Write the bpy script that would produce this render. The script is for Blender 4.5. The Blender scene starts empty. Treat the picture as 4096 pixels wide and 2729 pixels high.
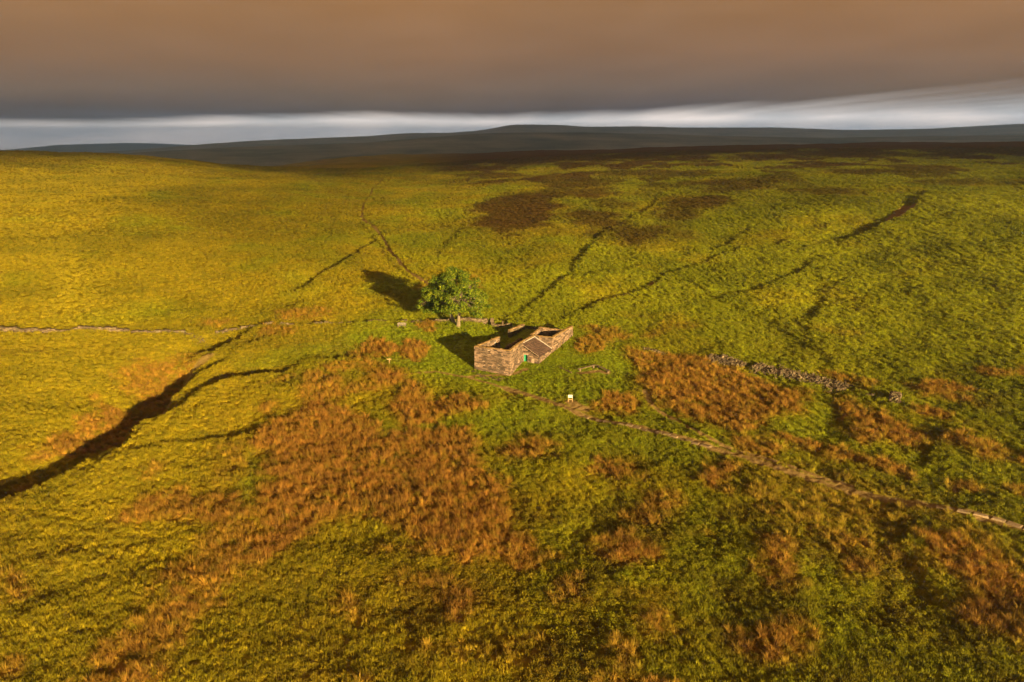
import bpy, math, random
import numpy as np
from mathutils import Vector, Matrix, noise as mnoise

S = bpy.context.scene
COL = S.collection
R = math.radians
# ------------------------------------------------------------------ camera
F = 3094.0; PITCH = R(14.5); CAM = (0.0, 0.0, 38.0)
cd = bpy.data.cameras.new('camera'); cam = bpy.data.objects.new('camera', cd); COL.objects.link(cam)
cam.location = CAM; cam.rotation_euler = (R(90) - PITCH, 0, 0)
cd.sensor_width = 36; cd.lens = F / 4096 * 36; cd.clip_start = 0.5; cd.clip_end = 60000
S.camera = cam
# ------------------------------------------------------------------ light
SUN_EL, SHADOW_AZ = R(8.6), R(30)          # the light travels forward and to the left
S.view_settings.view_transform = 'Standard'; S.view_settings.look = 'None'
S.view_settings.exposure = 2.12; S.view_settings.gamma = 1
w = bpy.data.worlds.new('World'); S.world = w; w.use_nodes = True
nt = w.node_tree; nt.nodes.clear()
wo = nt.nodes.new('ShaderNodeOutputWorld'); bg = nt.nodes.new('ShaderNodeBackground')
sky = nt.nodes.new('ShaderNodeTexSky'); sky.sky_type = 'NISHITA'; sky.sun_disc = False
sky.sun_elevation = SUN_EL; sky.sun_rotation = R(180) - SHADOW_AZ; sky.altitude = 400
sky.dust_density = 2.0
tc = nt.nodes.new('ShaderNodeTexCoord'); mp = nt.nodes.new('ShaderNodeMapping')
mp.inputs['Scale'].default_value = (5, 5, 26)
nz = nt.nodes.new('ShaderNodeTexNoise'); nz.inputs['Scale'].default_value = 1.6; nz.inputs['Detail'].default_value = 6
rp = nt.nodes.new('ShaderNodeValToRGB')
rp.color_ramp.elements[0].position = .34; rp.color_ramp.elements[0].color = (2.0, 2.0, 2.2, 1)
rp.color_ramp.elements[1].position = .70; rp.color_ramp.elements[1].color = (3.9, 3.4, 3.25, 1)
mx = nt.nodes.new('ShaderNodeMixRGB'); mx.inputs[0].default_value = .88
nt.links.new(tc.outputs['Generated'], mp.inputs[0]); nt.links.new(mp.outputs[0], nz.inputs['Vector'])
nt.links.new(nz.outputs['Fac'], rp.inputs[0]); nt.links.new(sky.outputs[0], mx.inputs[1]); nt.links.new(rp.outputs[0], mx.inputs[2])
nt.links.new(mx.outputs[0], bg.inputs[0]); bg.inputs[1].default_value = 0.155
nt.links.new(bg.outputs[0], wo.inputs[0])
sl = bpy.data.lights.new('sun', 'SUN'); so = bpy.data.objects.new('sun', sl); COL.objects.link(so)
sl.energy = 5.0; sl.angle = R(0.6); sl.color = (1.0, 0.74, 0.36)
to_sun = Vector((math.sin(SHADOW_AZ) * math.cos(SUN_EL), -math.cos(SHADOW_AZ) * math.cos(SUN_EL), math.sin(SUN_EL)))
so.rotation_euler = to_sun.to_track_quat('Z', 'Y').to_euler(); so.location = (60, -100, 90)

S.cycles.max_bounces = 5; S.cycles.diffuse_bounces = 2; S.cycles.glossy_bounces = 1; S.cycles.transmission_bounces = 2
S.cycles.volume_bounces = 1; S.cycles.transparent_max_bounces = 8

# ------------------------------------------------------------------ helpers
def tag(o, label=None, cat=None, group=None, kind=None):
    if label: o['label'] = label
    if cat: o['category'] = cat
    if group: o['group'] = group
    if kind: o['kind'] = kind
    return o

def empty(name, loc, label, cat, group=None):
    o = bpy.data.objects.new(name, None); COL.objects.link(o); o.location = loc; o.empty_display_size = .3
    return tag(o, label, cat, group)

class MB:
    """collects faces in world coordinates; build() links them as ONE mesh object"""
    def __init__(s): s.v = []; s.f = []
    def add(s, vs, fs):
        n = len(s.v); s.v += [tuple(p) for p in vs]; s.f += [tuple(i + n for i in f) for f in fs]
    def hexa(s, c):                          # 8 corners: bottom 4 ccw, top 4 ccw
        s.add(c, [(3, 2, 1, 0), (4, 5, 6, 7), (0, 1, 5, 4), (1, 2, 6, 5), (2, 3, 7, 6), (3, 0, 4, 7)])
    def bar(s, a, b, wd, ht, up=(0, 0, 1)):  # squared timber from a to b
        a = Vector(a); b = Vector(b); d = (b - a).normalized(); up = Vector(up)
        if abs(d.dot(up)) > .98: up = Vector((1, 0, 0))
        x = d.cross(up).normalized(); y = x.cross(d).normalized()
        c = []
        for p in (a, b):
            for sx, sy in ((-1, -1), (1, -1), (1, 1), (-1, 1)): c.append(p + x * sx * wd / 2 + y * sy * ht / 2)
        s.add(c, [(3, 2, 1, 0), (4, 5, 6, 7), (0, 1, 5, 4), (1, 2, 6, 5), (2, 3, 7, 6), (3, 0, 4, 7)])
    def tube(s, pts, rad, n=8):
        rings = []; base = len(s.v)
        for i, p in enumerate(pts):
            p = Vector(p); d = (Vector(pts[min(i + 1, len(pts) - 1)]) - Vector(pts[max(i - 1, 0)])).normalized()
            x = d.orthogonal().normalized() if i == 0 else (x - d * x.dot(d)).normalized()
            y = d.cross(x)
            for k in range(n):
                a = 2 * math.pi * k / n; s.v.append(tuple(p + (x * math.cos(a) + y * math.sin(a)) * rad[i]))
        for i in range(len(pts) - 1):
            for k in range(n):
                k2 = (k + 1) % n
                s.f.append((base + i * n + k, base + i * n + k2, base + (i + 1) * n + k2, base + (i + 1) * n + k))
        s.f.append(tuple(base + k for k in range(n))[::-1]); s.f.append(tuple(base + (len(pts) - 1) * n + k for k in range(n)))
    def build(s, name, mat, parent=None, smooth=False):
        me = bpy.data.meshes.new(name)
        off = parent_world(parent) if parent else Vector((0, 0, 0))
        me.from_pydata([(p[0] - off.x, p[1] - off.y, p[2] - off.z) for p in s.v], [], s.f); me.materials.append(mat)
        if smooth: me.polygons.foreach_set('use_smooth', [True] * len(me.polygons))
        o = bpy.data.objects.new(name, me); COL.objects.link(o)
        if parent: o.parent = parent
        return o
def parent_world(o):
    p = Vector((0, 0, 0))
    while o is not None: p += o.location; o = o.parent
    return p

# gradient noise on arrays
_rs = np.random.RandomState(7); _perm = _rs.permutation(4096); _perm = np.concatenate([_perm, _perm])
_ga = _rs.rand(4096) * 2 * np.pi; _gx = np.cos(_ga); _gy = np.sin(_ga)
def gn(x, y, seed=0):
    x = x + seed * 37.17; y = y + seed * 91.73
    xi = np.floor(x).astype(np.int64); yi = np.floor(y).astype(np.int64)
    fx = x - xi; fy = y - yi
    def g(ix, iy, dx, dy):
        h = _perm[_perm[ix & 4095] + (iy & 4095)]
        return _gx[h] * dx + _gy[h] * dy
    ux = fx * fx * fx * (fx * (fx * 6 - 15) + 10); uy = fy * fy * fy * (fy * (fy * 6 - 15) + 10)
    a = g(xi, yi, fx, fy); b = g(xi + 1, yi, fx - 1, fy); c = g(xi, yi + 1, fx, fy - 1); d = g(xi + 1, yi + 1, fx - 1, fy - 1)
    return (a + (b - a) * ux) * (1 - uy) + (c + (d - c) * ux) * uy
def fbm(x, y, sc, octv=3, seed=0, gain=.5):
    r = np.zeros_like(x); a = 1.
    for k in range(octv):
        r += a * gn(x / sc, y / sc, seed + k * 3); sc = sc / 2.03; a *= gain
    return r
def sstep(e0, e1, v):
    t = np.clip((v - e0) / (e1 - e0), 0, 1); return t * t * (3 - 2 * t)

# ------------------------------------------------------------------ the lie of the land
AZ_PX = np.array([-6500, -1500, 0, 500, 1050, 1500, 2048, 2744, 3300, 4096, 5600, 10500], float)
AZ = np.degrees(np.arctan((AZ_PX - 2048) / F / math.cos(PITCH)))
RR = np.array([5, 40, 60, 80, 100, 126, 150, 190, 250, 350, 500, 650, 800, 1000, 1400, 2000, 2800], float)
ZT = np.array([
 # 5   40    60    80   100  126  150  190  250  350  500  650  800 1000 1400 2000 2800
 [-5, -2.5, -2.0, -1.5, -1.0, 0.4, 2.0, 5.0, 11., 21., 34., 33., 28., 15., 0., -20, -40],
 [-5, -2.5, -2.0, -1.5, -1.0, 0.4, 2.0, 5.0, 11., 21., 34., 33., 28., 15., 0., -20, -40],
 [-5, -2.5, -2.0, -1.5, -1.0, 0.4, 2.0, 5.0, 11., 20.5, 33.4, 30., 22., 10., -5., -25, -45],
 [-5, -2.5, -2.0, -1.5, -1.0, 0.3, 2.0, 5.0, 10.8, 20., 32.2, 28., 18., 6., -8., -25, -45],
 [-5, -2.3, -1.8, -1.2, -0.8, 0.0, 2.2, 5.2, 10., 16., 20.7, 18., 8., 2., -8., -25, -45],
 [-5, -2.0, -1.5, -1.0, -0.6, 0.0, 2.5, 5.8, 10., 14.5, 17.2, 18.0, 17., 14.5, 16., -10, -45],
 [-5, -1.8, -1.3, -0.9, -0.5, 0.1, 2.7, 6.4, 11., 16.5, 21.5, 24.3, 25., 24.8, 17.0, -10, -45],
 [-5, -1.8, -1.3, -0.9, -0.4, 0.5, 2.8, 7.6, 14.5, 22.0, 27., 29.6, 31.5, 31., 22., -10, -45],
 [-5, -1.8, -1.3, -0.8, -0.2, 1.2, 3.4, 8.6, 16.2, 24.5, 30.0, 33.2, 35.8, 35., 22., -10, -45],
 [-5, -1.8, -1.3, -0.6, 0.2, 1.8, 4.0, 9.4, 17.2, 25.5, 30.5, 33.8, 36.2, 35., 22., -10, -45],
 [-5, -1.8, -1.2, -0.4, 0.6, 2.4, 4.6, 10., 17.8, 26., 31., 34., 36., 35., 22., -10, -45],
 [-5, -1.8, -1.2, -0.4, 0.6, 2.4, 4.6, 10., 17.8, 26., 31., 34., 36., 35., 22., -10, -45]])
_LA = np.linspace(AZ[0], AZ[-1], 361); _LR = np.linspace(math.log(5), math.log(2800), 480)
_t1 = np.array([np.interp(_LR, np.log(RR), row) for row in ZT])
_TAB = np.array([np.interp(_LA, AZ, _t1[:, j]) for j in range(len(_LR))]).T
def _blur(a, n, ax):
    k = np.hanning(2 * n + 3)[1:-1]; k /= k.sum()
    p = [(0, 0), (0, 0)]; p[ax] = (n, n); b = np.pad(a, p, mode='edge')
    return np.apply_along_axis(lambda q: np.convolve(q, k, 'valid'), ax, b)
_TAB = _blur(_blur(_TAB, 9, 1), 9, 0)
def z_land(x, y):
    """smooth terrain without grooves and tussocks"""
    x = np.asarray(x, float); y = np.asarray(y, float)
    r = np.clip(np.hypot(x, y), 5.01, 2790); a = np.clip(np.degrees(np.arctan2(x, y)), _LA[0] + .01, _LA[-1] - .01)
    i = (a - _LA[0]) / (_LA[1] - _LA[0]); j = (np.log(r) - _LR[0]) / (_LR[1] - _LR[0])
    i0 = i.astype(int); j0 = j.astype(int); fi = i - i0; fj = j - j0
    z = (_TAB[i0, j0] * (1 - fi) + _TAB[i0 + 1, j0] * fi) * (1 - fj) + (_TAB[i0, j0 + 1] * (1 - fi) + _TAB[i0 + 1, j0 + 1] * fi) * fj
    hx, hy = 3.0, 134.0
    near = 1 - np.exp(-((x - hx) ** 2 + (y - hy) ** 2) / 22 ** 2)
    amp = .25 + .9 * sstep(60, 260, r)
    z = z + near * amp * (1.5 * gn(x / 62, y / 62, 1) + .75 * gn(x / 27, y / 27, 2) + 2.6 * sstep(140, 300, r) * gn(x / 105, y / 140, 21))
    return z
def hit(px, py):
    """where the sight line through a photograph pixel meets the smooth land"""
    u = (px - 2048) / F; v = (py - 1364.5) / F
    d = np.array([u, math.cos(PITCH) - v * math.sin(PITCH), -math.sin(PITCH) - v * math.cos(PITCH)])
    t = np.exp(np.linspace(math.log(20), math.log(2400), 1500))
    below = CAM[2] + d[2] * t < z_land(d[0] * t, d[1] * t)
    k = int(np.argmax(below)) if below.any() else len(t) - 1
    lo, hi = t[max(k - 1, 0)], t[k]
    for _ in range(25):
        m = (lo + hi) / 2
        if CAM[2] + d[2] * m < float(z_land(d[0] * m, d[1] * m)): hi = m
        else: lo = m
    return (d[0] * hi, d[1] * hi)
def line(*pts): return [hit(*p) for p in pts]
OV = 4096 / 2353.0
def oline(*pts): return [hit(a * OV, b * OV) for a, b in pts]

# grooves: (polyline, width, depth)
GULLY = line((-260, 2100), (0, 1985), (119, 1935), (238, 1880), (333, 1826), (417, 1777), (506, 1712), (571, 1658), (643, 1593), (672, 1545), (744, 1450), (833, 1404))
GROOVES = [
 (GULLY, 2.2, 2.5),
 (line((1240, 1446), (1190, 1452), (1100, 1477), (1012, 1491), (893, 1515), (803, 1545), (732, 1587), (655, 1652), (595, 1700)), 2.3, 1.5),
 (line((952, 1395), (863, 1434), (791, 1468), (702, 1533), (649, 1581)), 2.0, 1.3),
 (line((3690, 780), (3667, 795), (3643, 822), (3585, 863), (3507, 904), (3442, 935), (3354, 962)), 2.0, 1.3),
 (line((2980, 992), (2912, 1013), (2823, 1040), (2769, 1060), (2708, 1087), (2660, 1091), (2626, 1121), (2572, 1155), (2504, 1176), (2402, 1210), (2300, 1257)), 1.2, .75),
 (line((2141, 1114), (2300, 1094), (2436, 1081), (2572, 1064)), 1.0, .55),
 (line((2640, 785), (2599, 836), (2524, 873), (2456, 904), (2402, 938), (2361, 986), (2334, 1016), (2281, 1088), (2194, 1158), (2063, 1262)), 1.2, .75),
 (line((2701, 1088), (2776, 1135), (2878, 1190), (2980, 1237), (3082, 1285), (3184, 1346), (3286, 1407), (3361, 1475)), 1.2, .5),
 (line((3272, 1040), (3204, 1081), (3116, 1122), (3014, 1156), (2926, 1176)), 1.0, .6),
 (line((3320, 1169), (3266, 1244), (3245, 1298)), 1.3, .7),
 (line((3195, 945), (3130, 965), (3080, 990)), 1.2, .8),
 (line((1515, 945), (1393, 1027), (1288, 1088), (1231, 1132), (1215, 1160)), 1.5, 1.2),
 (line((1215, 1205), (1305, 1182)), 1.1, .8),
 (line((890, 1262), (950, 1222)), 1.0, .8),
 (line((1100, 1297), (1250, 1292), (1400, 1287), (1560, 1282), (1700, 1284), (1800, 1282)), 1.3, .9),
 (line((0, 1424), (160, 1408), (300, 1388), (395, 1352)), .8, .35),
 (line((370, 1458), (420, 1490), (470, 1520), (520, 1548)), .9, .55),
 (line((3640, 2190), (3660, 2270), (3740, 2360), (3800, 2440)), 1.1, .7),
 (line((3790, 1700), (3740, 1800), (3670, 1890)), .8, .5),
 (line((3350, 1590), (3390, 1740)), .9, .5),
 (line((490, 1830), (640, 1785), (800, 1760), (1010, 1748)), .9, .4),
 (line((1576, 679), (1515, 731), (1454, 818), (1445, 870), (1515, 923), (1567, 1010), (1636, 1088), (1715, 1132)), 1.0, .45),
 (line((1556, 679), (1493, 731), (1430, 818), (1423, 872), (1490, 928), (1543, 1012), (1612, 1090), (1690, 1134)), 1.0, .45),
 (line((1230, 700), (1290, 745), (1330, 775)), 1.0, .5),
 (line((2800, 1000), (2900, 975), (2960, 945)), 2.2, 1.0),
 (line((3330, 900), (3400, 890), (3450, 880)), 2.2, 1.0),
 (line((1880, 900), (1800, 960), (1780, 1000)), 2.0, .7),
]
PATHS = [
 (oline((930, 862), (1000, 857), (1080, 870), (1160, 890)), .35),
 (oline((1160, 890), (1230, 913), (1290, 935), (1340, 955), (1400, 970), (1470, 985), (1540, 1003), (1640, 1030), (1720, 1052), (1800, 1080), (1900, 1110), (2000, 1137), (2150, 1163), (2250, 1187), (2353, 1215), (2420, 1240)), .85),
 (oline((1480, 900), (1500, 935), (1560, 970), (1620, 1008), (1680, 1030), (1760, 1052), (1850, 1082), (1960, 1115)), .42),
 (oline((1080, 868), (1130, 862), (1180, 858), (1208, 848)), .5),
 (oline((1310, 925), (1325, 935), (1345, 940)), .9),
 (oline((1332, 858), (1352, 856), (1375, 852), (1395, 856)), .6),
 (line((1576, 679), (1515, 731), (1454, 818), (1445, 870), (1515, 923), (1567, 1010), (1636, 1088), (1715, 1132)), .4),
 (line((3640, 815), (3600, 845), (3575, 865)), 2.0),
 (line((2626, 1121), (2600, 1138)), .9), (line((2510, 1170), (2490, 1178)), .9),
]
def dist_lines(x, y, pl, reach):
    d = np.full(x.shape, 1e9)
    for (ax, ay), (bx, by) in zip(pl[:-1], pl[1:]):
        m = (x > min(ax, bx) - reach) & (x < max(ax, bx) + reach) & (y > min(ay, by) - reach) & (y < max(ay, by) + reach)
        idx = np.nonzero(m)[0]
        if not len(idx): continue
        px = x[idx] - ax; py = y[idx] - ay; vx = bx - ax; vy = by - ay
        t = np.clip((px * vx + py * vy) / (vx * vx + vy * vy + 1e-9), 0, 1)
        d[idx] = np.minimum(d[idx], np.hypot(px - vx * t, py - vy * t))
    return d
LXY = np.array([-math.sin(SHADOW_AZ), math.cos(SHADOW_AZ)])
def bank(x, y, pl, reach):
    """distance from a line, positive on its down-sun side, where the drop is shaped to lie in shade"""
    d = np.full(x.shape, 1e9); s = np.ones(x.shape)
    for (ax, ay), (bx, by) in zip(pl[:-1], pl[1:]):
        m = (x > min(ax, bx) - reach) & (x < max(ax, bx) + reach) & (y > min(ay, by) - reach) & (y < max(ay, by) + reach)
        idx = np.nonzero(m)[0]
        if not len(idx): continue
        px = x[idx] - ax; py = y[idx] - ay; vx = bx - ax; vy = by - ay
        t = np.clip((px * vx + py * vy) / (vx * vx + vy * vy + 1e-9), 0, 1)
        q = np.hypot(px - vx * t, py - vy * t); side = np.sign(vx * py - vy * px) * np.sign(vx * LXY[1] - vy * LXY[0] + 1e-9)
        k = q < d[idx]; d[idx[k]] = q[k]; s[idx[k]] = side[k]
    return d, s
def inside(x, y, poly):
    c = np.zeros(x.shape, bool); n = len(poly)
    for i in range(n):
        x1, y1 = poly[i]; x2, y2 = poly[(i + 1) % n]
        if y1 == y2: continue
        k = ((y1 > y) != (y2 > y)) & (x < (x2 - x1) * (y - y1) / (y2 - y1) + x1); c ^= k
    return c
def region(x, y, poly, soft, warp=1.0, seed=0):
    """soft-edged membership of a patch of plants, edge broken up by noise"""
    xs = [p[0] for p in poly]; ys = [p[1] for p in poly]; out = np.zeros(x.shape); m = soft * 3 + warp * 2
    idx = np.nonzero((x > min(xs) - m) & (x < max(xs) + m) & (y > min(ys) - m) & (y < max(ys) + m))[0]
    if not len(idx): return out
    X = x[idx]; Y = y[idx]
    L = 5.5 * max(1., warp * .8)
    n1 = lambda q: 2.2 * gn(X / L, Y / L, q) + 1.3 * gn(X / (L * .4), Y / (L * .4), q + 2) + .8 * gn(X / (L * .15), Y / (L * .15), q + 4)
    wx = X + warp * n1(11 + seed); wy = Y + warp * n1(57 + seed)
    ins = inside(wx, wy, poly); d = dist_lines(wx, wy, list(poly) + [poly[0]], soft * 3)
    d = np.minimum(d, soft * 3); out[idx] = sstep(-soft, soft, np.where(ins, d, -d))
    return out
def opoly(*pts): return oline(*pts)
def oell(cx, cy, rx, ry, tilt=0., n=14):
    q = []
    for k in range(n):
        a = 2 * math.pi * k / n; ex = rx * math.cos(a); ey = ry * math.sin(a); t = R(tilt)
        q.append((cx + ex * math.cos(t) - ey * math.sin(t), cy + ex * math.sin(t) + ey * math.cos(t)))
    return oline(*q)
ORANGE = [  # stands of bleached moor grass: outline, strength
 (opoly((580, 1000), (700, 930), (800, 897), (770, 935), (840, 960), (880, 1000), (930, 985), (1060, 985), (1095, 1010), (1110, 1060), (1140, 1120), (1165, 1180), (1210, 1235), (1262, 1290), (1230, 1312), (1150, 1280), (1060, 1300), (1000, 1275), (930, 1235), (905, 1170), (850, 1150), (790, 1190), (700, 1240), (640, 1290), (560, 1330), (590, 1190), (620, 1100)), 1.0),
 (opoly((640, 1290), (560, 1330), (480, 1400), (420, 1490), (380, 1600), (150, 1600), (230, 1500), (320, 1430), (370, 1340), (440, 1260), (520, 1200), (590, 1190)), .8),
 (opoly((690, 860), (740, 850), (775, 870), (810, 900), (760, 935), (700, 925)), .8),
 (opoly((900, 925), (960, 905), (1010, 915), (1060, 905), (1112, 915), (1122, 943), (1010, 958), (1000, 975), (940, 985), (890, 950)), 1.0),
 (oell(872, 803, 46, 27), 1.0), (oell(946, 806, 44, 27), 1.0), (oell(892, 872, 44, 24), 1.0), (oell(952, 898, 38, 24), 1.0),
 (oell(1210, 1035, 70, 24, -5), .9), (oell(1407, 1077, 46, 28), 1.0), (oell(1655, 1102, 30, 46, -12), 1.0), (oell(1430, 925, 50, 22), 1.0),
 (opoly((1440, 800), (1520, 812), (1640, 828), (1700, 852), (1770, 877), (1868, 902), (1850, 945), (1790, 962), (1740, 985), (1700, 1002), (1640, 985), (1560, 950), (1500, 912), (1460, 880)), .95),
 (opoly((1915, 905), (1990, 940), (2060, 960), (2140, 1000), (2120, 1032), (2060, 1020), (1990, 1028), (1950, 1000)), .95),
 (opoly((1760, 983), (1830, 1010), (1900, 1028), (1980, 1050), (2060, 1070), (2105, 1092), (2090, 1104), (2000, 1080), (1920, 1062), (1830, 1037), (1765, 1008)), 1.0),
 (oell(2240, 1030, 85, 18, 20), .9), (opoly((2095, 1215), (2180, 1225), (2260, 1258), (2360, 1300), (2400, 1500), (2353, 1480), (2300, 1400), (2220, 1372), (2200, 1320), (2120, 1275)), 1.0),
 (oell(1795, 1300, 55, 78, -20), .9), (oell(1770, 1470, 85, 50), .9), (oell(1955, 1250, 78, 32), .85), (oell(1040, 1388, 44, 48), 1.0),
 (oell(1445, 1270, 90, 30), .95), (oell(1320, 1370, 42, 32), .85), (oell(1358, 790, 50, 28), .8), (oell(980, 750, 36, 14), .9),
 (oell(1950, 872, 75, 10, 12), .9), (oell(2150, 905, 110, 9, 14), .85), (oell(1510, 1440, 26, 26), .9), (oell(612, 937, 26, 18), .9), (oell(25, 1345, 26, 34), .9),
 (oell(1345, 872, 30, 16), .7), (oell(1190, 905, 40, 12), .5), (oell(1400, 765, 60, 10, 12), .75), (oell(1010, 655, 50, 18), .5), (oell(1090, 650, 10, 14), .9),
 (opoly((255, 838), (330, 812), (430, 800), (445, 818), (400, 870), (350, 930), (300, 880)), .75), (oell(345, 1090, 40, 18, -20), .7),
 (oell(640, 760, 40, 16), .6), (oell(700, 720, 70, 12), .6), (oell(500, 735, 40, 8), .6), (oell(160, 985, 35, 22), .5), (oell(490, 1120, 40, 20), .35),
 (oell(800, 1390, 45, 30), .55), (oell(950, 1340, 60, 30), .55), (oell(1650, 1230, 30, 16), .6), (oell(1480, 1370, 90, 20), .35), (oell(1120, 1500, 160, 40), .45), (oell(640, 870, 50, 8, -20), .5),
]
HEATHER = [
 (opoly((1085, 480), (1150, 450), (1250, 440), (1295, 470), (1275, 520), (1180, 545), (1120, 545), (1090, 515)), .95),
 (oell(1460, 538, 90, 22), .8), (oell(1560, 495, 75, 18), .75), (oell(1670, 428, 85, 14), .75), (oell(1310, 420, 100, 14), .75),
 (oell(1500, 400, 160, 9), .7), (oell(1780, 415, 70, 10), .7), (oell(1420, 468, 60, 12), .6), (oell(1380, 505, 70, 18), .8), (oell(1600, 465, 100, 14), .8), (oell(1880, 440, 90, 8), .7), (oell(1130, 405, 90, 7), .7), (oell(1990, 395, 110, 6), .8), (oell(2200, 420, 120, 7), .6), (oell(1330, 445, 120, 12), .75), (oell(1560, 540, 50, 10), .6), (oell(2280, 905, 30, 16), .8),
]
LUSH = [
 (opoly((800, 770), (900, 745), (1040, 742), (1180, 745), (1330, 765), (1420, 795), (1450, 860), (1420, 915), (1310, 935), (1200, 905), (1080, 880), (960, 850), (880, 830)), 1.0),
 (opoly((930, 990), (1130, 945), (1200, 900), (1290, 940), (1400, 985), (1330, 1010), (1200, 985), (1100, 1000)), .7),
 (oell(590, 1110, 25, 60), .7), (oell(650, 815, 110, 18, -10), .5), (oell(1020, 1140, 10, 10), 0.1),
 (oell(2100, 1230, 60, 40), .5), (oell(1800, 1000, 40, 30, 20), .6), (oell(1900, 980, 40, 40), .6),
]
def scars(x, y):
    """plants cover everywhere but in the worn paths"""
    m = np.zeros(x.shape)
    for pl, wd in PATHS:
        wob = .35 * wd * gn(x / 1.3, y / 1.3, 23)
        m = np.maximum(m, 1 - sstep(wd * .7, wd * 1.35, dist_lines(x, y, pl, wd * 3) + wob))
    return m
def z_ground(x, y, fine=True):
    x = np.atleast_1d(np.asarray(x, float)); y = np.atleast_1d(np.asarray(y, float))
    z = z_land(x, y); r = np.hypot(x, y)
    for pl, wd, dp in GROOVES:
        if wd < 1.6: wd, dp = wd * 1.1, dp * .85
        rec = 3.2 * wd if dp < 2.2 else 11.
        d, sd = bank(x, y, pl, rec * 3)
        wob = wd * (.45 * gn(x / 7, y / 7, 29) + .3 * gn(x / 2.3, y / 2.3, 31)) * (.4 if dp > 2.2 else 1) if wd > .7 else 0
        q = d * sd + wob; far = d < 1e8
        f = sstep(-.75 * wd, .45 * wd, q) * np.exp(-(np.maximum(q - .45 * wd, 0) / rec) ** 1.4)
        (x0, y0), (x1, y1) = pl[0], pl[-1]
        ends = sstep(0, 3 * wd, np.hypot(x - x0, y - y0)) * sstep(0, 3 * wd, np.hypot(x - x1, y - y1))
        z = z - np.where(far, dp * f * ends * (1 + .35 * gn(x / 11, y / 11, 33)), 0)
    lawn = np.exp(-((x - 4) / 20) ** 2 - ((y - 133) / 15) ** 2)
    calm = (1 - .8 * lawn)
    z = z + calm * (.55 * gn(x / 9.5, y / 9.5, 3) + .26 * gn(x / 3.8, y / 3.8, 4))
    if fine:
        t1 = gn(x / 1.7, y / 1.7, 5); z = z + calm * .2 * np.abs(t1)
        z = z + calm * .10 * gn(x / .72, y / .72, 6) * (1 - sstep(200, 500, r))
        z = z + calm * sstep(150, 300, r) * (.28 * np.abs(gn(x / 2.6, y / 3.6, 8)) + .25 * gn(x / 6, y / 9, 9))
    return z
def zg(x, y): return float(z_ground(x, y)[0])
# ------------------------------------------------------------------ materials
class NT:
    def __init__(s, name):
        s.m = bpy.data.materials.new(name); s.m.use_nodes = True; s.t = s.m.node_tree; s.t.nodes.clear()
        s.out = s.n('ShaderNodeOutputMaterial')
    def n(s, k, **kw):
        q = s.t.nodes.new(k)
        for a, b in kw.items(): setattr(q, a, b)
        return q
    def l(s, a, b): s.t.links.new(a, b)
    def noise(s, vec, scale, detail=3, rough=.55):
        q = s.n('ShaderNodeTexNoise'); q.inputs['Scale'].default_value = scale; q.inputs['Detail'].default_value = detail
        q.inputs['Roughness'].default_value = rough; s.l(vec, q.inputs['Vector']); return q.outputs['Fac']
    def ramp(s, fac, stops):
        q = s.n('ShaderNodeValToRGB'); e = q.color_ramp.elements
        while len(e) < len(stops): e.new(.5)
        for k, (p, c) in enumerate(stops): e[k].position = p; e[k].color = tuple(c) + (1,)
        s.l(fac, q.inputs[0]); return q.outputs[0]
    def mix(s, fac, a, b, mode='MIX'):
        q = s.n('ShaderNodeMixRGB', blend_type=mode)
        for k, v in ((0, fac), (1, a), (2, b)):
            if hasattr(v, 'is_output'): s.l(v, q.inputs[k])
            elif k == 0: q.inputs[0].default_value = v
            else: q.inputs[k].default_value = tuple(v) + (1,)
        return q.outputs[0]
    def math(s, op, a, b=0.):
        q = s.n('ShaderNodeMath', operation=op)
        for k, v in ((0, a), (1, b)):
            if hasattr(v, 'is_output'): s.l(v, q.inputs[k])
            else: q.inputs[k].default_value = v
        return q.outputs[0]
    def bsdf(s, col, rough=.9, normal=None, spec=.15):
        q = s.n('ShaderNodeBsdfPrincipled'); q.inputs['Roughness'].default_value = rough
        q.inputs['Specular IOR Level'].default_value = spec
        if hasattr(col, 'is_output'): s.l(col, q.inputs['Base Color'])
        else: q.inputs['Base Color'].default_value = tuple(col) + (1,)
        if normal: s.l(normal, q.inputs['Normal'])
        return q
    def bump(s, h, strength, dist):
        q = s.n('ShaderNodeBump'); q.inputs['Strength'].default_value = strength; q.inputs['Distance'].default_value = dist
        s.l(h, q.inputs['Height']); return q.outputs[0]
    def pos(s): return s.n('ShaderNodeNewGeometry').outputs['Position']
    def attr(s, name, kind='GEOMETRY'): return s.n('ShaderNodeAttribute', attribute_name=name, attribute_type=kind).outputs['Fac']

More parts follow.
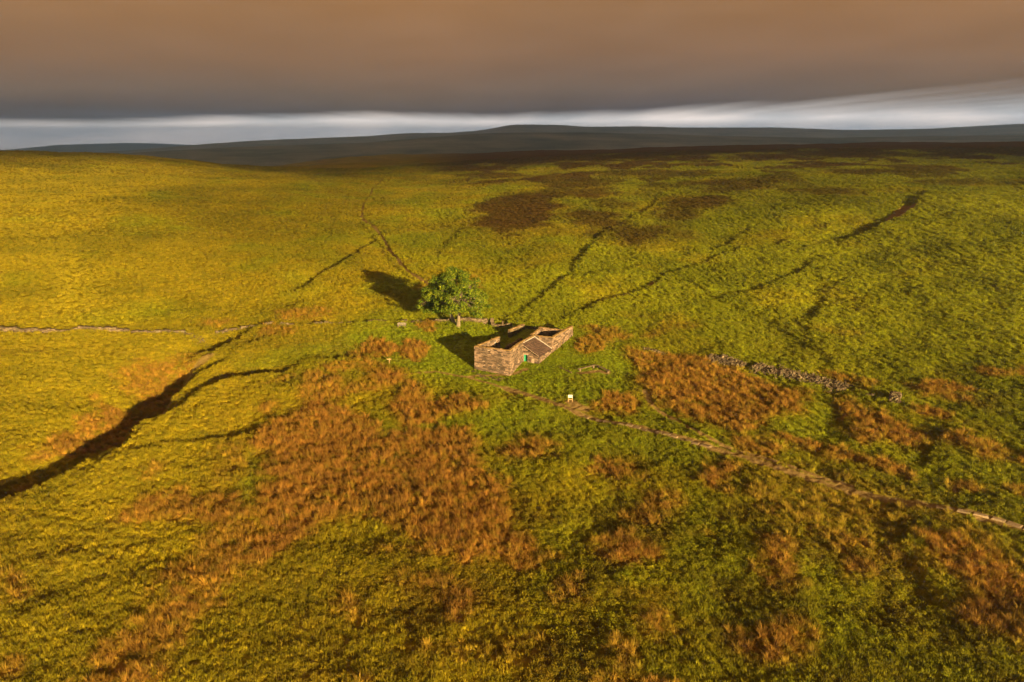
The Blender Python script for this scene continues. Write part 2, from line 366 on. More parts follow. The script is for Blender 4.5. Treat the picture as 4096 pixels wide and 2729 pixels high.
GOLD = (.255, .202, .008); GREEN = (.198, .222, .008); LUSHC = (.180, .232, .009)
ORC = (.252, .114, .017); HEA = (.085, .040, .010); DIRT = (.235, .155, .055)
def plant_colour(T, kind):
    p = T.pos(); a = lambda n: T.attr(n, kind)
    n1 = T.noise(p, .055, 4); n2 = T.noise(p, .6, 4, .65)
    tone = T.math('ADD', a('tone'), T.math('MULTIPLY', T.math('SUBTRACT', n1, .5), 1.3))
    c = T.ramp(tone, [(.18, GOLD), (.62, GREEN)])
    c = T.mix(a('lush'), c, LUSHC)
    c = T.mix(T.ramp(n2, [(.36, (0, 0, 0)), (.72, (.55, .55, .55))]), c, (.115, .105, .008))
    c = T.mix(1, c, T.ramp(T.noise(p, .034, 3, .6), [(.36, (.74, .76, .8)), (.62, (1.24, 1.2, 1.1))]), 'MULTIPLY')  # broad sunlit pools and duller ground painted into the plant colour
    oc = T.ramp(T.noise(p, .9, 3), [(.32, (.170, .135, .010)), (.52, ORC), (.8, (.335, .17, .038))])
    c = T.mix(T.math('MULTIPLY', a('orange'), .9), c, oc)
    c = T.mix(T.math('MULTIPLY', a('heather'), .95), c, HEA)
    return c, a('dirt'), p
def ground_mat():
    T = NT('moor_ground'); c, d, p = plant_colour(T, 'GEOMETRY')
    fine = T.noise(p, 2.6, 4, .7)
    c = T.mix(1, c, T.ramp(fine, [(.3, (.52, .50, .5)), (.7, (1.25, 1.22, 1.2))]), 'MULTIPLY')
    dc = T.ramp(T.noise(p, 1.6, 5, .7), [(.35, (.17, .105, .035)), (.6, DIRT), (.75, (.25, .165, .06))])
    c = T.mix(d, c, dc)
    h = T.math('ADD', T.noise(p, 1.1, 3), T.math('MULTIPLY', T.noise(p, 4.5, 4, .7), .5))
    b = T.bsdf(c, 1.0, T.bump(h, .8, .35), .0); T.l(b.outputs[0], T.out.inputs[0]); return T.m
def tuft_mat(name, gain, tip):
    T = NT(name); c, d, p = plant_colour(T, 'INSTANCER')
    oi = T.n('ShaderNodeObjectInfo')
    c = T.mix(1, c, T.ramp(oi.outputs['Random'], [(0, (.62 * gain, .66 * gain, .6 * gain)), (1, (1.3 * gain, 1.22 * gain, 1.2 * gain))]), 'MULTIPLY')
    c = T.mix(T.math('MULTIPLY', T.attr('blade'), .35), c, tip)
    b = T.n('ShaderNodeBsdfDiffuse'); T.l(c, b.inputs[0]); tr = T.n('ShaderNodeBsdfTranslucent'); T.l(c, tr.inputs[0])
    m = T.n('ShaderNodeMixShader'); m.inputs[0].default_value = .25; T.l(b.outputs[0], m.inputs[1]); T.l(tr.outputs[0], m.inputs[2])
    T.l(m.outputs[0], T.out.inputs[0]); return T.m
def stone_mat(name, dark, mid, light, lichen=None, sc=1.0):
    T = NT(name); p = T.pos(); g = T.n('ShaderNodeNewGeometry')
    c = T.ramp(g.outputs['Random Per Island'], [(0, dark), (.5, mid), (1, light)])
    c = T.mix(1, c, T.ramp(T.noise(p, 6 * sc, 5, .7), [(.3, (.6, .58, .56)), (.7, (1.25, 1.22, 1.2))]), 'MULTIPLY')
    c = T.mix(T.ramp(T.noise(p, .55, 3), [(.44, (0, 0, 0)), (.6, (.6, .6, .6))]), c, dark)
    if lichen: c = T.mix(T.ramp(T.noise(p, 2.2, 4, .6), [(.55, (0, 0, 0)), (.68, (.75, .75, .75))]), c, lichen)
    b = T.bsdf(c, .95, T.bump(T.noise(p, 14 * sc, 4), .5, .04)); T.l(b.outputs[0], T.out.inputs[0]); return T.m
def plain_mat(name, col, rough=.8, var=.25, sc=3.):
    T = NT(name); p = T.pos(); lo = tuple(c * (1 - var) for c in col); hi = tuple(c * (1 + var) for c in col)
    b = T.bsdf(T.ramp(T.noise(p, sc, 4, .65), [(.3, lo), (.7, hi)]), rough); T.l(b.outputs[0], T.out.inputs[0]); return T.m

# ------------------------------------------------------------------ what grows where
def cover(x, y):
    r = np.hypot(x, y); az = np.degrees(np.arctan2(x, y))
    lush = np.zeros(x.shape)
    for k, (pl, st) in enumerate(LUSH): lush = np.maximum(lush, st * region(x, y, pl, 2.0, 1.2, 80 + k))
    org = np.zeros(x.shape)
    for k, (pl, st) in enumerate(ORANGE): org = np.maximum(org, st * region(x, y, pl, 1.7, 1.0, k))
    lawn = np.exp(-((x - 4) / 24) ** 2 - ((y - 132) / 14) ** 2)
    org = np.maximum(org, (1 - lawn) * (1 - lush) * .85 * sstep(.30 - .1 * (r < 112), .46, fbm(x, y, 17, 3, 41)) * (1 - sstep(132, 165, r)))
    org = np.maximum(org, (1 - lawn) * (1 - lush) * .5 * sstep(.1, .5, fbm(x, y, 45, 3, 51)) * (1 - sstep(110, 170, r)))
    hea = np.zeros(x.shape)
    for k, (pl, st) in enumerate(HEATHER): hea = np.maximum(hea, st * region(x, y, pl, 6., 4.5, 60 + k))
    s = fbm(x, y * .55, 38, 4, 71, .6)
    hea = np.maximum(hea, .95 * sstep(-.02, .16, s + .22 * sstep(280, 600, r) - .08) * sstep(230, 420, r) * sstep(-2, 5, az))
    hea = np.maximum(hea, sstep(420, 540, r + 190 * s) * sstep(-9, -2, az))
    hea = np.maximum(hea, .5 * sstep(.0, .35, fbm(x, y, 9, 3, 77)) * (1 - sstep(70, 112, r)) * sstep(-26, -8, az))
    dirt = scars(x, y)
    gd = dist_lines(x, y, GULLY, 6)
    dirt = np.maximum(dirt, .8 * (1 - sstep(.5, 1.3, gd)))
    org = org * (1 - dirt); org = org * (1 - .8 * lush * (org < .75))
    tone = .42 + .012 * np.clip(az, -36, 30) + .35 * np.exp(-((x - 8) / 40) ** 2 - ((y - 140) / 40) ** 2) + .45 * fbm(x, y, 30, 3, 91) - .22 * (1 - sstep(60, 110, r)) - .25 * sstep(-8, -26, az) * (1 - sstep(110, 200, r))
    return dict(orange=org, heather=hea, lush=lush, dirt=dirt, tone=np.clip(tone, 0, 1))
def put_attr(me, name, arr):
    a = me.attributes.new(name, 'FLOAT', 'POINT'); a.data.foreach_set('value', np.ascontiguousarray(arr, dtype=np.float32))

# ------------------------------------------------------------------ ground: one sheet to beyond the skyline
azs = np.concatenate([np.arange(-68, -38, .5), np.arange(-38, 38, .062), np.arange(38, 68.1, .5)])
rs = [12.]
while rs[-1] < 2700:
    q = rs[-1]; rs.append(q * (1.05 if q < 42 else 1.0028 if q < 640 else 1.007 if q < 1000 else 1.03))
rs = np.array(rs)
AA, RRg = np.meshgrid(np.radians(azs), rs); gx = (RRg * np.sin(AA)).ravel(); gy = (RRg * np.cos(AA)).ravel()
gz = z_ground(gx, gy)
nr, nc = AA.shape
me = bpy.data.meshes.new('moor'); me.vertices.add(nr * nc)
co = np.empty((nr * nc, 3), np.float32); co[:, 0] = gx; co[:, 1] = gy; co[:, 2] = gz
me.vertices.foreach_set('co', co.ravel())
ii = (np.arange(nr - 1)[:, None] * nc + np.arange(nc - 1)[None, :]).ravel()
quads = np.stack([ii, ii + 1, ii + nc + 1, ii + nc], 1).astype(np.int32)
me.loops.add(quads.size); me.polygons.add(len(quads))
me.loops.foreach_set('vertex_index', quads.ravel()); me.polygons.foreach_set('loop_start', np.arange(0, quads.size, 4, dtype=np.int32))
me.polygons.foreach_set('use_smooth', np.ones(len(quads), bool)); me.update(calc_edges=True)
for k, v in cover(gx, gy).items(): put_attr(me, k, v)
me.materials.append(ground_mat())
moor = bpy.data.objects.new('moor', me); COL.objects.link(moor); tag(moor, kind='structure')

# ------------------------------------------------------------------ far hills
def hill_mat(name, a, b):
    T = NT(name); p = T.pos(); mpn = T.n('ShaderNodeMapping'); mpn.inputs['Scale'].default_value = (.0016, .0016, .02); T.l(p, mpn.inputs[0])
    c = T.ramp(T.noise(mpn.outputs[0], 2.2, 6, .65), [(.35, a), (.65, b)])
    q = T.bsdf(c, 1., None, 0.); T.l(q.outputs[0], T.out.inputs[0]); return T.m
def hill_range(name, dist, crest, depth, foot, seed, mat):
    """a moorland range: crest heights by bearing, long front slope towards us and a back slope"""
    px = np.linspace(-1800, 5900, 700); cy = np.interp(px, [c[0] for c in crest], [c[1] for c in crest])
    k = np.hanning(13); k /= k.sum(); cy = np.convolve(np.pad(cy, 6, mode='edge'), k, 'valid')
    u = (px - 2048) / F; v = (cy - 1364.5) / F
    X = u / (math.cos(PITCH) - v * math.sin(PITCH)) * dist
    zc = CAM[2] + (-math.sin(PITCH) - v * math.cos(PITCH)) / (math.cos(PITCH) - v * math.sin(PITCH)) * dist
    zc = zc + dist * .00035 * gn(px / 60., px * 0 + seed, seed)
    rows = np.concatenate([np.linspace(-1, 0, 40), np.linspace(.03, .5, 14)])
    V = []
    for t in rows:
        Y = np.full(px.shape, dist) + t * depth; sc = Y / dist
        prof = np.cos(min(abs(t), 1) * math.pi / 2) ** 1.1
        z = foot + (zc - foot) * prof + (1 - prof) * prof * depth * .05 * (gn(X / (depth * .22), Y / (depth * .3), seed) + .5 * gn(X / (depth * .08), Y / (depth * .12), seed + 4))
        V.append(np.stack([X, Y, z], 1))
    n = len(px); V = np.concatenate(V); fs = [(i * n + j, i * n + j + 1, (i + 1) * n + j + 1, (i + 1) * n + j) for i in range(len(rows) - 1) for j in range(n - 1)]
    me = bpy.data.meshes.new(name); me.from_pydata(V.tolist(), [], fs); me.materials.append(mat); me.polygons.foreach_set('use_smooth', [True] * len(fs))
    o = bpy.data.objects.new(name, me); COL.objects.link(o); tag(o, kind='structure'); return o
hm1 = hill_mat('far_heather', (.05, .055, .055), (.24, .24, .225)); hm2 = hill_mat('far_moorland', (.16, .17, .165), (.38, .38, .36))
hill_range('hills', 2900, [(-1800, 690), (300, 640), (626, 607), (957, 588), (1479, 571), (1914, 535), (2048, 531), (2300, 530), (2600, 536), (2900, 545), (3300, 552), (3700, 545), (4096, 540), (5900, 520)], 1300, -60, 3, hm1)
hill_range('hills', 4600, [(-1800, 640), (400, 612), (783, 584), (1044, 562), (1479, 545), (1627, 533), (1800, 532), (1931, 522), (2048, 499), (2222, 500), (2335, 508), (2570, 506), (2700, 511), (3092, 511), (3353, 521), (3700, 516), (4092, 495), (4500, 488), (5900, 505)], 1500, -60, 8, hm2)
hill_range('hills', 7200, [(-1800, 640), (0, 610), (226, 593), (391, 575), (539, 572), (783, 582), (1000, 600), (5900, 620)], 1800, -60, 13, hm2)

# ------------------------------------------------------------------ the cloud deck over the moor (its front edge lies far off; we look out under it)
def cloud_mat():
    T = NT('storm_cloud'); p = T.pos(); sx = T.n('ShaderNodeSeparateXYZ'); T.l(p, sx.inputs[0])
    mpn = T.n('ShaderNodeMapping'); mpn.inputs['Scale'].default_value = (.00033, .00005, 1); mpn.inputs['Rotation'].default_value = (0, 0, .25); T.l(p, mpn.inputs[0])
    n = T.noise(mpn.outputs[0], 1.0, 1.5, .4)
    mp2 = T.n('ShaderNodeMapping'); mp2.inputs['Scale'].default_value = (.0011, .00006, 1); mp2.inputs['Rotation'].default_value = (0, 0, .10); T.l(p, mp2.inputs[0])
    n2 = T.noise(mp2.outputs[0], 1.0, 3, .5)
    mp3 = T.n('ShaderNodeMapping'); mp3.inputs['Scale'].default_value = (.0030, .00012, 1); mp3.inputs['Rotation'].default_value = (0, 0, .16); T.l(p, mp3.inputs[0])
    n3 = T.noise(mp3.outputs[0], 1.0, 5, .6)
    inv = T.math('DIVIDE', 300., T.math('MAXIMUM', sx.outputs[1], 600.))
    k = T.math('ADD', inv, T.math('MULTIPLY', T.math('SUBTRACT', n, .5), .065))
    c = T.ramp(k, [(.020, (.030, .030, .041)), (.036, (.026, .0175, .019)), (.062, (.044, .025, .0165)), (.105, (.064, .029, .0105)), (.17, (.080, .034, .007))])
    c = T.mix(1, c, T.ramp(n2, [(.3, (.90, .91, .93)), (.7, (1.07, 1.06, 1.05))]), 'MULTIPLY')
    e = T.n('ShaderNodeEmission'); T.l(c, e.inputs[0]); tr = T.n('ShaderNodeBsdfTransparent')
    a = T.math('ADD', T.attr('body'), T.math('MULTIPLY', T.math('ADD', T.math('MULTIPLY', T.math('SUBTRACT', n2, .5), .25), T.math('MULTIPLY', T.math('SUBTRACT', n3, .5), .25)), T.math('MULTIPLY', T.math('SUBTRACT', 1., T.attr('core')), 1.)))
    a = T.ramp(a, [(.12, (0, 0, 0)), (.88, (.975, .975, .975))])
    m = T.n('ShaderNodeMixShader'); T.l(a, m.inputs[0]); T.l(tr.outputs[0], m.inputs[1]); T.l(e.outputs[0], m.inputs[2])
    T.l(m.outputs[0], T.out.inputs[0]); return T.m
xs = np.concatenate([np.linspace(-16000, -800, 77), np.linspace(-750, 2600, 84), np.linspace(2800, 16000, 67)]); ys = np.concatenate([np.linspace(-2400, 0, 70), np.linspace(100, 19000, 190)])
DX, DY = np.meshgrid(xs, ys); DX = DX.ravel(); DY = DY.ravel()
edge_px = np.array([-3000, -800, 0, 500, 1000, 1500, 2000, 2300, 2700, 3200, 3700, 4096, 5000, 7000])
edge_y = np.array([478, 484, 486, 490, 474, 466, 474, 466, 452, 444, 434, 420, 385, 350])
edge_d = 300 / np.tan(np.arctan((1364.5 - edge_y) / F) - PITCH)
bx = DX / np.maximum(DY, 1) * math.cos(PITCH) * F + 2048
ed = np.interp(bx, edge_px, edge_d); soft = np.interp(bx, [0, 2300, 3200, 4096], [.34, .36, .55, .75])
front = np.where(DY > 300, 1 - sstep(1 - soft, 1 + soft, DY / ed), 1.)
re = -1560 + .42 * (DX - 810); rear = sstep(-380, 330, DY - re + 340 * gn(DX / 330, DY / 420, 5) + 160 * gn(DX / 130, DY / 170, 6))  # unseen rear edge behind the camera, shaped to lay broken shade on the moor
body = np.minimum(front, rear); core = sstep(.85, 1, body)
me = bpy.data.meshes.new('sky')
n = len(xs); me.from_pydata(np.stack([DX, DY, np.full(DX.shape, 338.)], 1).tolist(), [], [(i * n + j, i * n + j + 1, (i + 1) * n + j + 1, (i + 1) * n + j) for i in range(len(ys) - 1) for j in range(n - 1)])
put_attr(me, 'body', body); put_attr(me, 'core', core); me.materials.append(cloud_mat())
deck = bpy.data.objects.new('sky', me); COL.objects.link(deck); tag(deck, kind='structure')
# ------------------------------------------------------------------ grass, moor grass and bilberry: scattered over the near ground
def tuft_mesh(name, mat, blades, h, spread, wd, lean, seed, leafy=False):
    rg = random.Random(seed); V = []; Fc = []; B = []
    for k in range(blades):
        a = rg.uniform(0, 2 * math.pi); r0 = spread * math.sqrt(rg.random()); ln = h * rg.uniform(.55, 1.15)
        bx_, by_ = r0 * math.cos(a), r0 * math.sin(a); a2 = a + rg.gauss(0, .7); lx, ly = math.cos(a2), math.sin(a2); tx, ty = -ly, lx
        if leafy:
            cx, cy, cz = bx_, by_, ln * rg.uniform(.35, 1.) * (1 - .5 * (r0 / spread) ** 2); s = wd * rg.uniform(.6, 1.3)
            ux, uy, uz = lx * s, ly * s, s * rg.uniform(-1.3, 1.5); n0 = len(V)
            V += [(cx - ux * .6 - tx * s * .6, cy - uy * .6 - ty * s * .6, cz - uz * .5), (cx + ux - tx * s * .45, cy + uy - ty * s * .45, cz + uz), (cx + ux + tx * s * .5, cy + uy + ty * s * .5, cz + uz * .9), (cx - ux * .6 + tx * s * .6, cy - uy * .6 + ty * s * .6, cz - uz * .6)]
            Fc.append((n0, n0 + 1, n0 + 2, n0 + 3)); B += [0, .6, .6, 0]; continue
        le = lean * rg.uniform(.3, 1.2); n0 = len(V)
        for t, wf in ((0, 1), (.5, .85), (1, .12)):
            o = le * ln * t * t; zz = ln * t * (1 - .25 * le * t); hw = wd * wf / 2
            V += [(bx_ + lx * o - tx * hw, by_ + ly * o - ty * hw, zz - .03), (bx_ + lx * o + tx * hw, by_ + ly * o + ty * hw, zz - .03)]; B += [t, t]
        Fc += [(n0, n0 + 1, n0 + 3, n0 + 2), (n0 + 2, n0 + 3, n0 + 5, n0 + 4)]
    me = bpy.data.meshes.new(name); me.from_pydata(V, [], Fc); put_attr(me, 'blade', np.array(B)); me.materials.append(mat)
    return bpy.data.objects.new(name, me)
def scatter(name, pts, rot, scl, at, protos):
    c = bpy.data.collections.new(name + '_tufts')
    for p in protos: c.objects.link(p)
    me = bpy.data.meshes.new(name); me.vertices.add(len(pts)); me.vertices.foreach_set('co', np.ascontiguousarray(pts, np.float32).ravel())
    for k, v in at.items(): put_attr(me, k, v)
    for k, v in (('rot', rot), ('scl', scl)):
        a = me.attributes.new(k, 'FLOAT_VECTOR', 'POINT'); a.data.foreach_set('vector', np.ascontiguousarray(v, np.float32).ravel())
    o = bpy.data.objects.new(name, me); COL.objects.link(o); tag(o, kind='stuff')
    g = bpy.data.node_groups.new(name, 'GeometryNodeTree')
    g.interface.new_socket(name='Geometry', in_out='INPUT', socket_type='NodeSocketGeometry'); g.interface.new_socket(name='Geometry', in_out='OUTPUT', socket_type='NodeSocketGeometry')
    gi = g.nodes.new('NodeGroupInput'); go = g.nodes.new('NodeGroupOutput'); iop = g.nodes.new('GeometryNodeInstanceOnPoints'); ci = g.nodes.new('GeometryNodeCollectionInfo')
    ci.inputs['Collection'].default_value = c; ci.inputs['Separate Children'].default_value = True; ci.inputs['Reset Children'].default_value = True
    iop.inputs['Pick Instance'].default_value = True
    for nm, sock in (('rot', 'Rotation'), ('scl', 'Scale')):
        q = g.nodes.new('GeometryNodeInputNamedAttribute'); q.data_type = 'FLOAT_VECTOR'; q.inputs['Name'].default_value = nm
        if sock == 'Rotation':
            e = g.nodes.new('FunctionNodeEulerToRotation'); g.links.new(q.outputs[0], e.inputs[0]); g.links.new(e.outputs[0], iop.inputs[sock])
        else: g.links.new(q.outputs[0], iop.inputs[sock])
    g.links.new(gi.outputs[0], iop.inputs['Points']); g.links.new(ci.outputs[0], iop.inputs['Instance']); g.links.new(iop.outputs[0], go.inputs[0])
    md = o.modifiers.new('scatter', 'NODES'); md.node_group = g
    return o
rgn = np.random.RandomState(3)
SX, SY = [], []
for r0, r1, dens in ((42, 75, 8.), (75, 105, 5.5), (105, 165, 3.6), (165, 250, 2.0), (250, 400, .9), (400, 640, .42)):
    half = R(42 if r0 < 250 else 38); n = int(half * (r1 ** 2 - r0 ** 2) * dens); rr = np.sqrt(rgn.uniform(r0 ** 2, r1 ** 2, n)); aa = rgn.uniform(-half, half, n)
    SX.append(rr * np.sin(aa)); SY.append(rr * np.cos(aa))
SX = np.concatenate(SX); SY = np.concatenate(SY); SR = np.hypot(SX, SY); SZ = z_ground(SX, SY); CV = cover(SX, SY)
# the house stands clear of rough grass
HP0 = np.array([-.45, 124.]); HA = np.array([.438, .899]); HB = np.array([-.899, .438])
hs = (SX - HP0[0]) * HA[0] + (SY - HP0[1]) * HA[1]; ht = (SX - HP0[0]) * HB[0] + (SY - HP0[1]) * HB[1]
indoors = (hs > -.5) & (hs < 22.6) & (ht > -.4 - 2.1 * (hs > 6.3)) & (ht < 7.1)
u1 = rgn.rand(len(SX)); u2 = rgn.rand(len(SX)); alive = (CV['dirt'] < .25 * u1 + .04) & ~indoors
lawn = np.exp(-((SX - 4) / 24) ** 2 - ((SY - 132) / 14) ** 2)
is_or = alive & (CV['orange'] * (.78 + .75 * fbm(SX, SY, 3.2, 2, 111)) > .24 + .62 * u1) & (u2 < .74)
rough = fbm(SX, SY, 14, 2, 101) + .25 * (SR < 75) - .55 * sstep(-4, -22, SX + .25 * (SY - 60))
is_bil = alive & ~is_or & ((rough - .5 * sstep(100, 160, SR) + .3 * (u2 - .5) > .24) | (CV['heather'] > .4 + .3 * u1))
by_wall = alive & ((hs > 6.) & (hs < 22.) & (ht < -2.5) & (ht > -4.6 + 1.2 * u2) & (u1 < .75) | (hs > 1.) & (hs < 6.6) & (ht < -.3) & (ht > -2.6 + u2))
by_wall &= ~((hs < 6.6) & (hs > 4.0) & (ht > -.9) & (ht < .6))
is_bil |= by_wall; is_or &= ~by_wall
is_gr = alive & ~is_or & ~is_bil & ((lawn < .35) | (u2 > .25))
def do_scatter(name, m, protos, base, tilt, flat=1.):
    k = np.nonzero(m)[0]; n = len(k); far = 1 - .14 * (1 - sstep(60, 110, SR[k])) + .35 * sstep(120, 300, SR[k]) + .5 * sstep(350, 560, SR[k]); s = base * rgn.uniform(.65, 1.35, n) * far * (1 - .55 * lawn[k] * (CV['orange'][k] < .4))
    rot = np.stack([rgn.normal(0, tilt, n), rgn.normal(0, tilt, n), rgn.uniform(0, 6.283, n)], 1); scl = np.stack([s, s, s * flat * rgn.uniform(.75, 1.2, n)], 1)
    scatter(name, np.stack([SX[k], SY[k], SZ[k]], 1), rot, scl, {q: v[k] for q, v in CV.items()}, protos)
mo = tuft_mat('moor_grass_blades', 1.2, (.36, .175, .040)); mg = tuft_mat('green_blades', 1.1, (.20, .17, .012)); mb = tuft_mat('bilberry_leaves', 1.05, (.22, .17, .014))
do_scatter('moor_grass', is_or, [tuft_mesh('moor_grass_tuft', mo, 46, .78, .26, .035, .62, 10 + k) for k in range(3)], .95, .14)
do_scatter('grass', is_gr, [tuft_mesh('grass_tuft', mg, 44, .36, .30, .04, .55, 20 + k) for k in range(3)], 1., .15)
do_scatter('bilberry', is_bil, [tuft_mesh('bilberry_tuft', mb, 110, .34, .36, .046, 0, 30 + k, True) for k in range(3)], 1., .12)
print('tufts', is_or.sum(), is_gr.sum(), is_bil.sum())
# ------------------------------------------------------------------ the air
hz = MB(); hz.hexa([(-9000, -300, -75), (9000, -300, -75), (9000, 8300, -75), (-9000, 8300, -75), (-9000, -300, 165), (9000, -300, 165), (9000, 8300, 165), (-9000, 8300, 165)])
HM = bpy.data.materials.new('haze'); HM.use_nodes = True; HM.node_tree.nodes.clear()
_o = HM.node_tree.nodes.new('ShaderNodeOutputMaterial'); _v = HM.node_tree.nodes.new('ShaderNodeVolumePrincipled')
_v.inputs['Color'].default_value = (.36, .66, 1.0, 1); _v.inputs['Density'].default_value = 0.00023; _v.inputs['Anisotropy'].default_value = .72
HM.node_tree.links.new(_v.outputs[0], _o.inputs['Volume'])
tag(hz.build('haze', HM), kind='stuff')
# ------------------------------------------------------------------ stone work
rng = random.Random(11)
def chunk(mb, c, a, b, h, ang, jit=.18, tilt=.15):
    """one rough block: centre of its foot c, length a, width b, height h"""
    ca, sa = math.cos(ang), math.sin(ang); tx = rng.uniform(-tilt, tilt); ty = rng.uniform(-tilt, tilt); q = []
    for zz in (0, 1):
        for sx, sy in ((-1, -1), (1, -1), (1, 1), (-1, 1)):
            k = (1 - .18 * zz) * rng.uniform(1 - jit, 1 + jit); x = sx * a / 2 * k; y = sy * b / 2 * k
            z = zz * h * rng.uniform(1 - jit, 1 + jit) + x * tx + y * ty
            q.append((c[0] + x * ca - y * sa, c[1] + x * sa + y * ca, c[2] + z))
    mb.hexa(q)
def lay(mb, p0, p1, thick, foot, top, holes=(), course=(.14, .32), length=(.22, .95), rough=.045, ragged=.0):
    """a wall of coursed stones from p0 to p1 (world xy); foot(u) and top(u) give heights; holes are (u0, u1, z0, z1)"""
    p0 = np.array(p0, float); p1 = np.array(p1, float); L = float(np.hypot(*(p1 - p0))); d = (p1 - p0) / L; nrm = np.array([-d[1], d[0]])
    us = np.linspace(0, L, 12); z = min(foot(u) for u in us) - .3; zmax = max(top(u) for u in us)
    while z < zmax:
        h = rng.uniform(*course); u = -rng.uniform(0, .2)
        while u < L:
            ln = rng.uniform(*length); a0, a1 = max(u, 0), min(u + ln, L); u += ln
            if a1 - a0 < .06: continue
            mid = (a0 + a1) / 2; tp = top(mid) + rng.uniform(-ragged, ragged)
            if z + h * .5 > tp or z + h < foot(mid) - .45: continue
            segs = [(a0, a1)]
            for (h0, h1, z0, z1) in holes:
                if z + h * .6 < z0 or z + h * .4 > z1: continue
                new = []
                for (s0, s1) in segs:
                    if s1 <= h0 or s0 >= h1: new.append((s0, s1)); continue
                    if s0 < h0: new.append((s0, h0))
                    if s1 > h1: new.append((h1, s1))
                segs = new
            for s0, s1 in segs:
                if s1 - s0 < .04: continue
                t0 = thick / 2 + rng.uniform(-rough, rough); t1 = thick / 2 + rng.uniform(-rough, rough); hh = min(h, max(tp - z, .08)); g = .014; i = .03
                if z + hh + .2 > tp: hh += rng.uniform(-.04, .05)
                V = []
                for off, ins in ((-t0, i), (-t0 + .035, 0), (t1 - .035, 0), (t1, i)):
                    for (uu, zz) in ((s0 + g * .3 + ins * .7, z + ins * .6), (s1 - g * .3 - ins * .7, z + ins * .6), (s1 - g * .3 - ins * .7, z + hh - ins * .6), (s0 + g * .3 + ins * .7, z + hh - ins * .6)):
                        q = p0 + d * (uu + rng.uniform(-.006, .006)) + nrm * off; V.append((q[0], q[1], zz + rng.uniform(-.006, .006)))
                fs = [(0, 1, 2, 3), (15, 14, 13, 12)]
                for r in range(3):
                    for k in range(4): fs.append((r * 4 + (k + 1) % 4, r * 4 + k, r * 4 + 4 + k, r * 4 + 4 + (k + 1) % 4))
                mb.add(V, fs)
        z += h
STONE = stone_mat('farm_stone', (.058, .040, .024), (.160, .104, .064), (.280, .188, .118))
DRY = stone_mat('dry_stone', (.060, .040, .022), (.115, .080, .044), (.22, .16, .092), (.12, .11, .035))
COPE = stone_mat('mossy_coping', (.16, .095, .030), (.22, .135, .045), (.28, .18, .075))
SLATE = stone_mat('stone_slates', (.060, .036, .026), (.090, .052, .036), (.130, .080, .055))
PALE = plain_mat('pale_mortar', (.36, .31, .25)); GREENP = plain_mat('green_paint', (.008, .155, .060), .5, .2); DARKG = plain_mat('dark_recess', (.016, .012, .01), .9)  # dark_recess puts the shade of openings into the colour; also used on the handle
WOOD = plain_mat('weathered_timber', (.13, .09, .05), .85, .3, 9); GREYW = plain_mat('grey_timber', (.19, .155, .115), .85, .25, 9)
DRESS = plain_mat('dressed_stone', (.28, .20, .13), .9, .25, 5); FLAG = stone_mat('flagstones', (.17, .115, .06), (.25, .175, .095), (.34, .25, .145)); WHITE = plain_mat('white_panel', (.48, .46, .43), .5, .05)
POST = plain_mat('new_timber', (.30, .185, .08), .7, .2, 8); INK = plain_mat('print', (.12, .13, .12), .6, .2); BARK = plain_mat('bark', (.15, .11, .062), .95, .45, 5)

def W2(s, t): return (HP0[0] + s * HA[0] + t * HB[0], HP0[1] + s * HA[1] + t * HB[1])
def W3(s, t, z): q = W2(s, t); return (q[0], q[1], z)
def gnd(s0, t0, s1, t1):
    a = W2(s0, t0); b = W2(s1, t1); L = math.hypot(b[0] - a[0], b[1] - a[1])
    zs = [zg(a[0] + (b[0] - a[0]) * k / 8, a[1] + (b[1] - a[1]) * k / 8) for k in range(9)]
    return lambda u: float(np.interp(u / L * 8, range(9), zs))
def rag(base, amp, seed, slope=0.):
    return lambda u: base + slope * u + amp * (mnoise.noise(Vector((u * .9, seed, 0))) + .5 * mnoise.noise(Vector((u * 2.7, seed, 3))))
farm = empty('ruined_farmhouse', W3(8, 2, zg(*W2(8, 2))), 'roofless ruined stone farmhouse with a green door on the moor', 'ruin')
def wall(name, s0, t0, s1, t1, top, thick=.55, holes=(), cope=True, mat=STONE, parent=farm, **kw):
    mb = MB(); f = gnd(s0, t0, s1, t1); lay(mb, W2(s0, t0), W2(s1, t1), thick, f, top, holes, **kw)
    o = mb.build(name, mat, parent)
    if cope:
        L = math.hypot(s1 - s0, t1 - t0); c = MB(); u = 0
        a = np.array(W2(s0, t0)); b = np.array(W2(s1, t1)); d = (b - a) / L
        while u < L - .1:
            ln = min(rng.uniform(.3, .7), L - u); p = a + d * (u + ln / 2); zt = top(u + ln / 2)
            chunk(c, (p[0], p[1], zt - .05), ln * 1.02, thick * rng.uniform(.86, 1.0), rng.uniform(.10, .19), math.atan2(d[1], d[0]), .08, .06); u += ln
        c.build('coping', COPE, o)
    return o
gz0 = zg(*W2(0, 3.3))
GTOP = 4.32
g = wall('gable_wall', 0, -.28, 0, 6.5, rag(GTOP, .05, 1.), holes=[(3.9, 4.12, 3.3, 3.85), (4.88, 5.1, 1.25, 1.8), (2.0, 2.22, 1.0, 1.55)])
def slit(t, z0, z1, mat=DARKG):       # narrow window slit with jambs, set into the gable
    m = MB(); m.bar(W3(.12, t, z0), W3(.12, t, z1), .22, .1, tuple(W3(1, 0, 0)[k] - W3(0, 0, 0)[k] for k in range(3))); o = m.build('window', mat, g)  # default near-black fill is painted shade inside the slit
    m = MB(); m.bar(W3(-.2, t - .2, z1 + .07), W3(-.2, t + .2, z1 + .07), .2, .12); m.build('lintel', DRESS, o)
    m = MB(); m.bar(W3(-.2, t - .2, z0 - .05), W3(-.2, t + .2, z0 - .05), .2, .09); m.build('sill', DRESS, o)
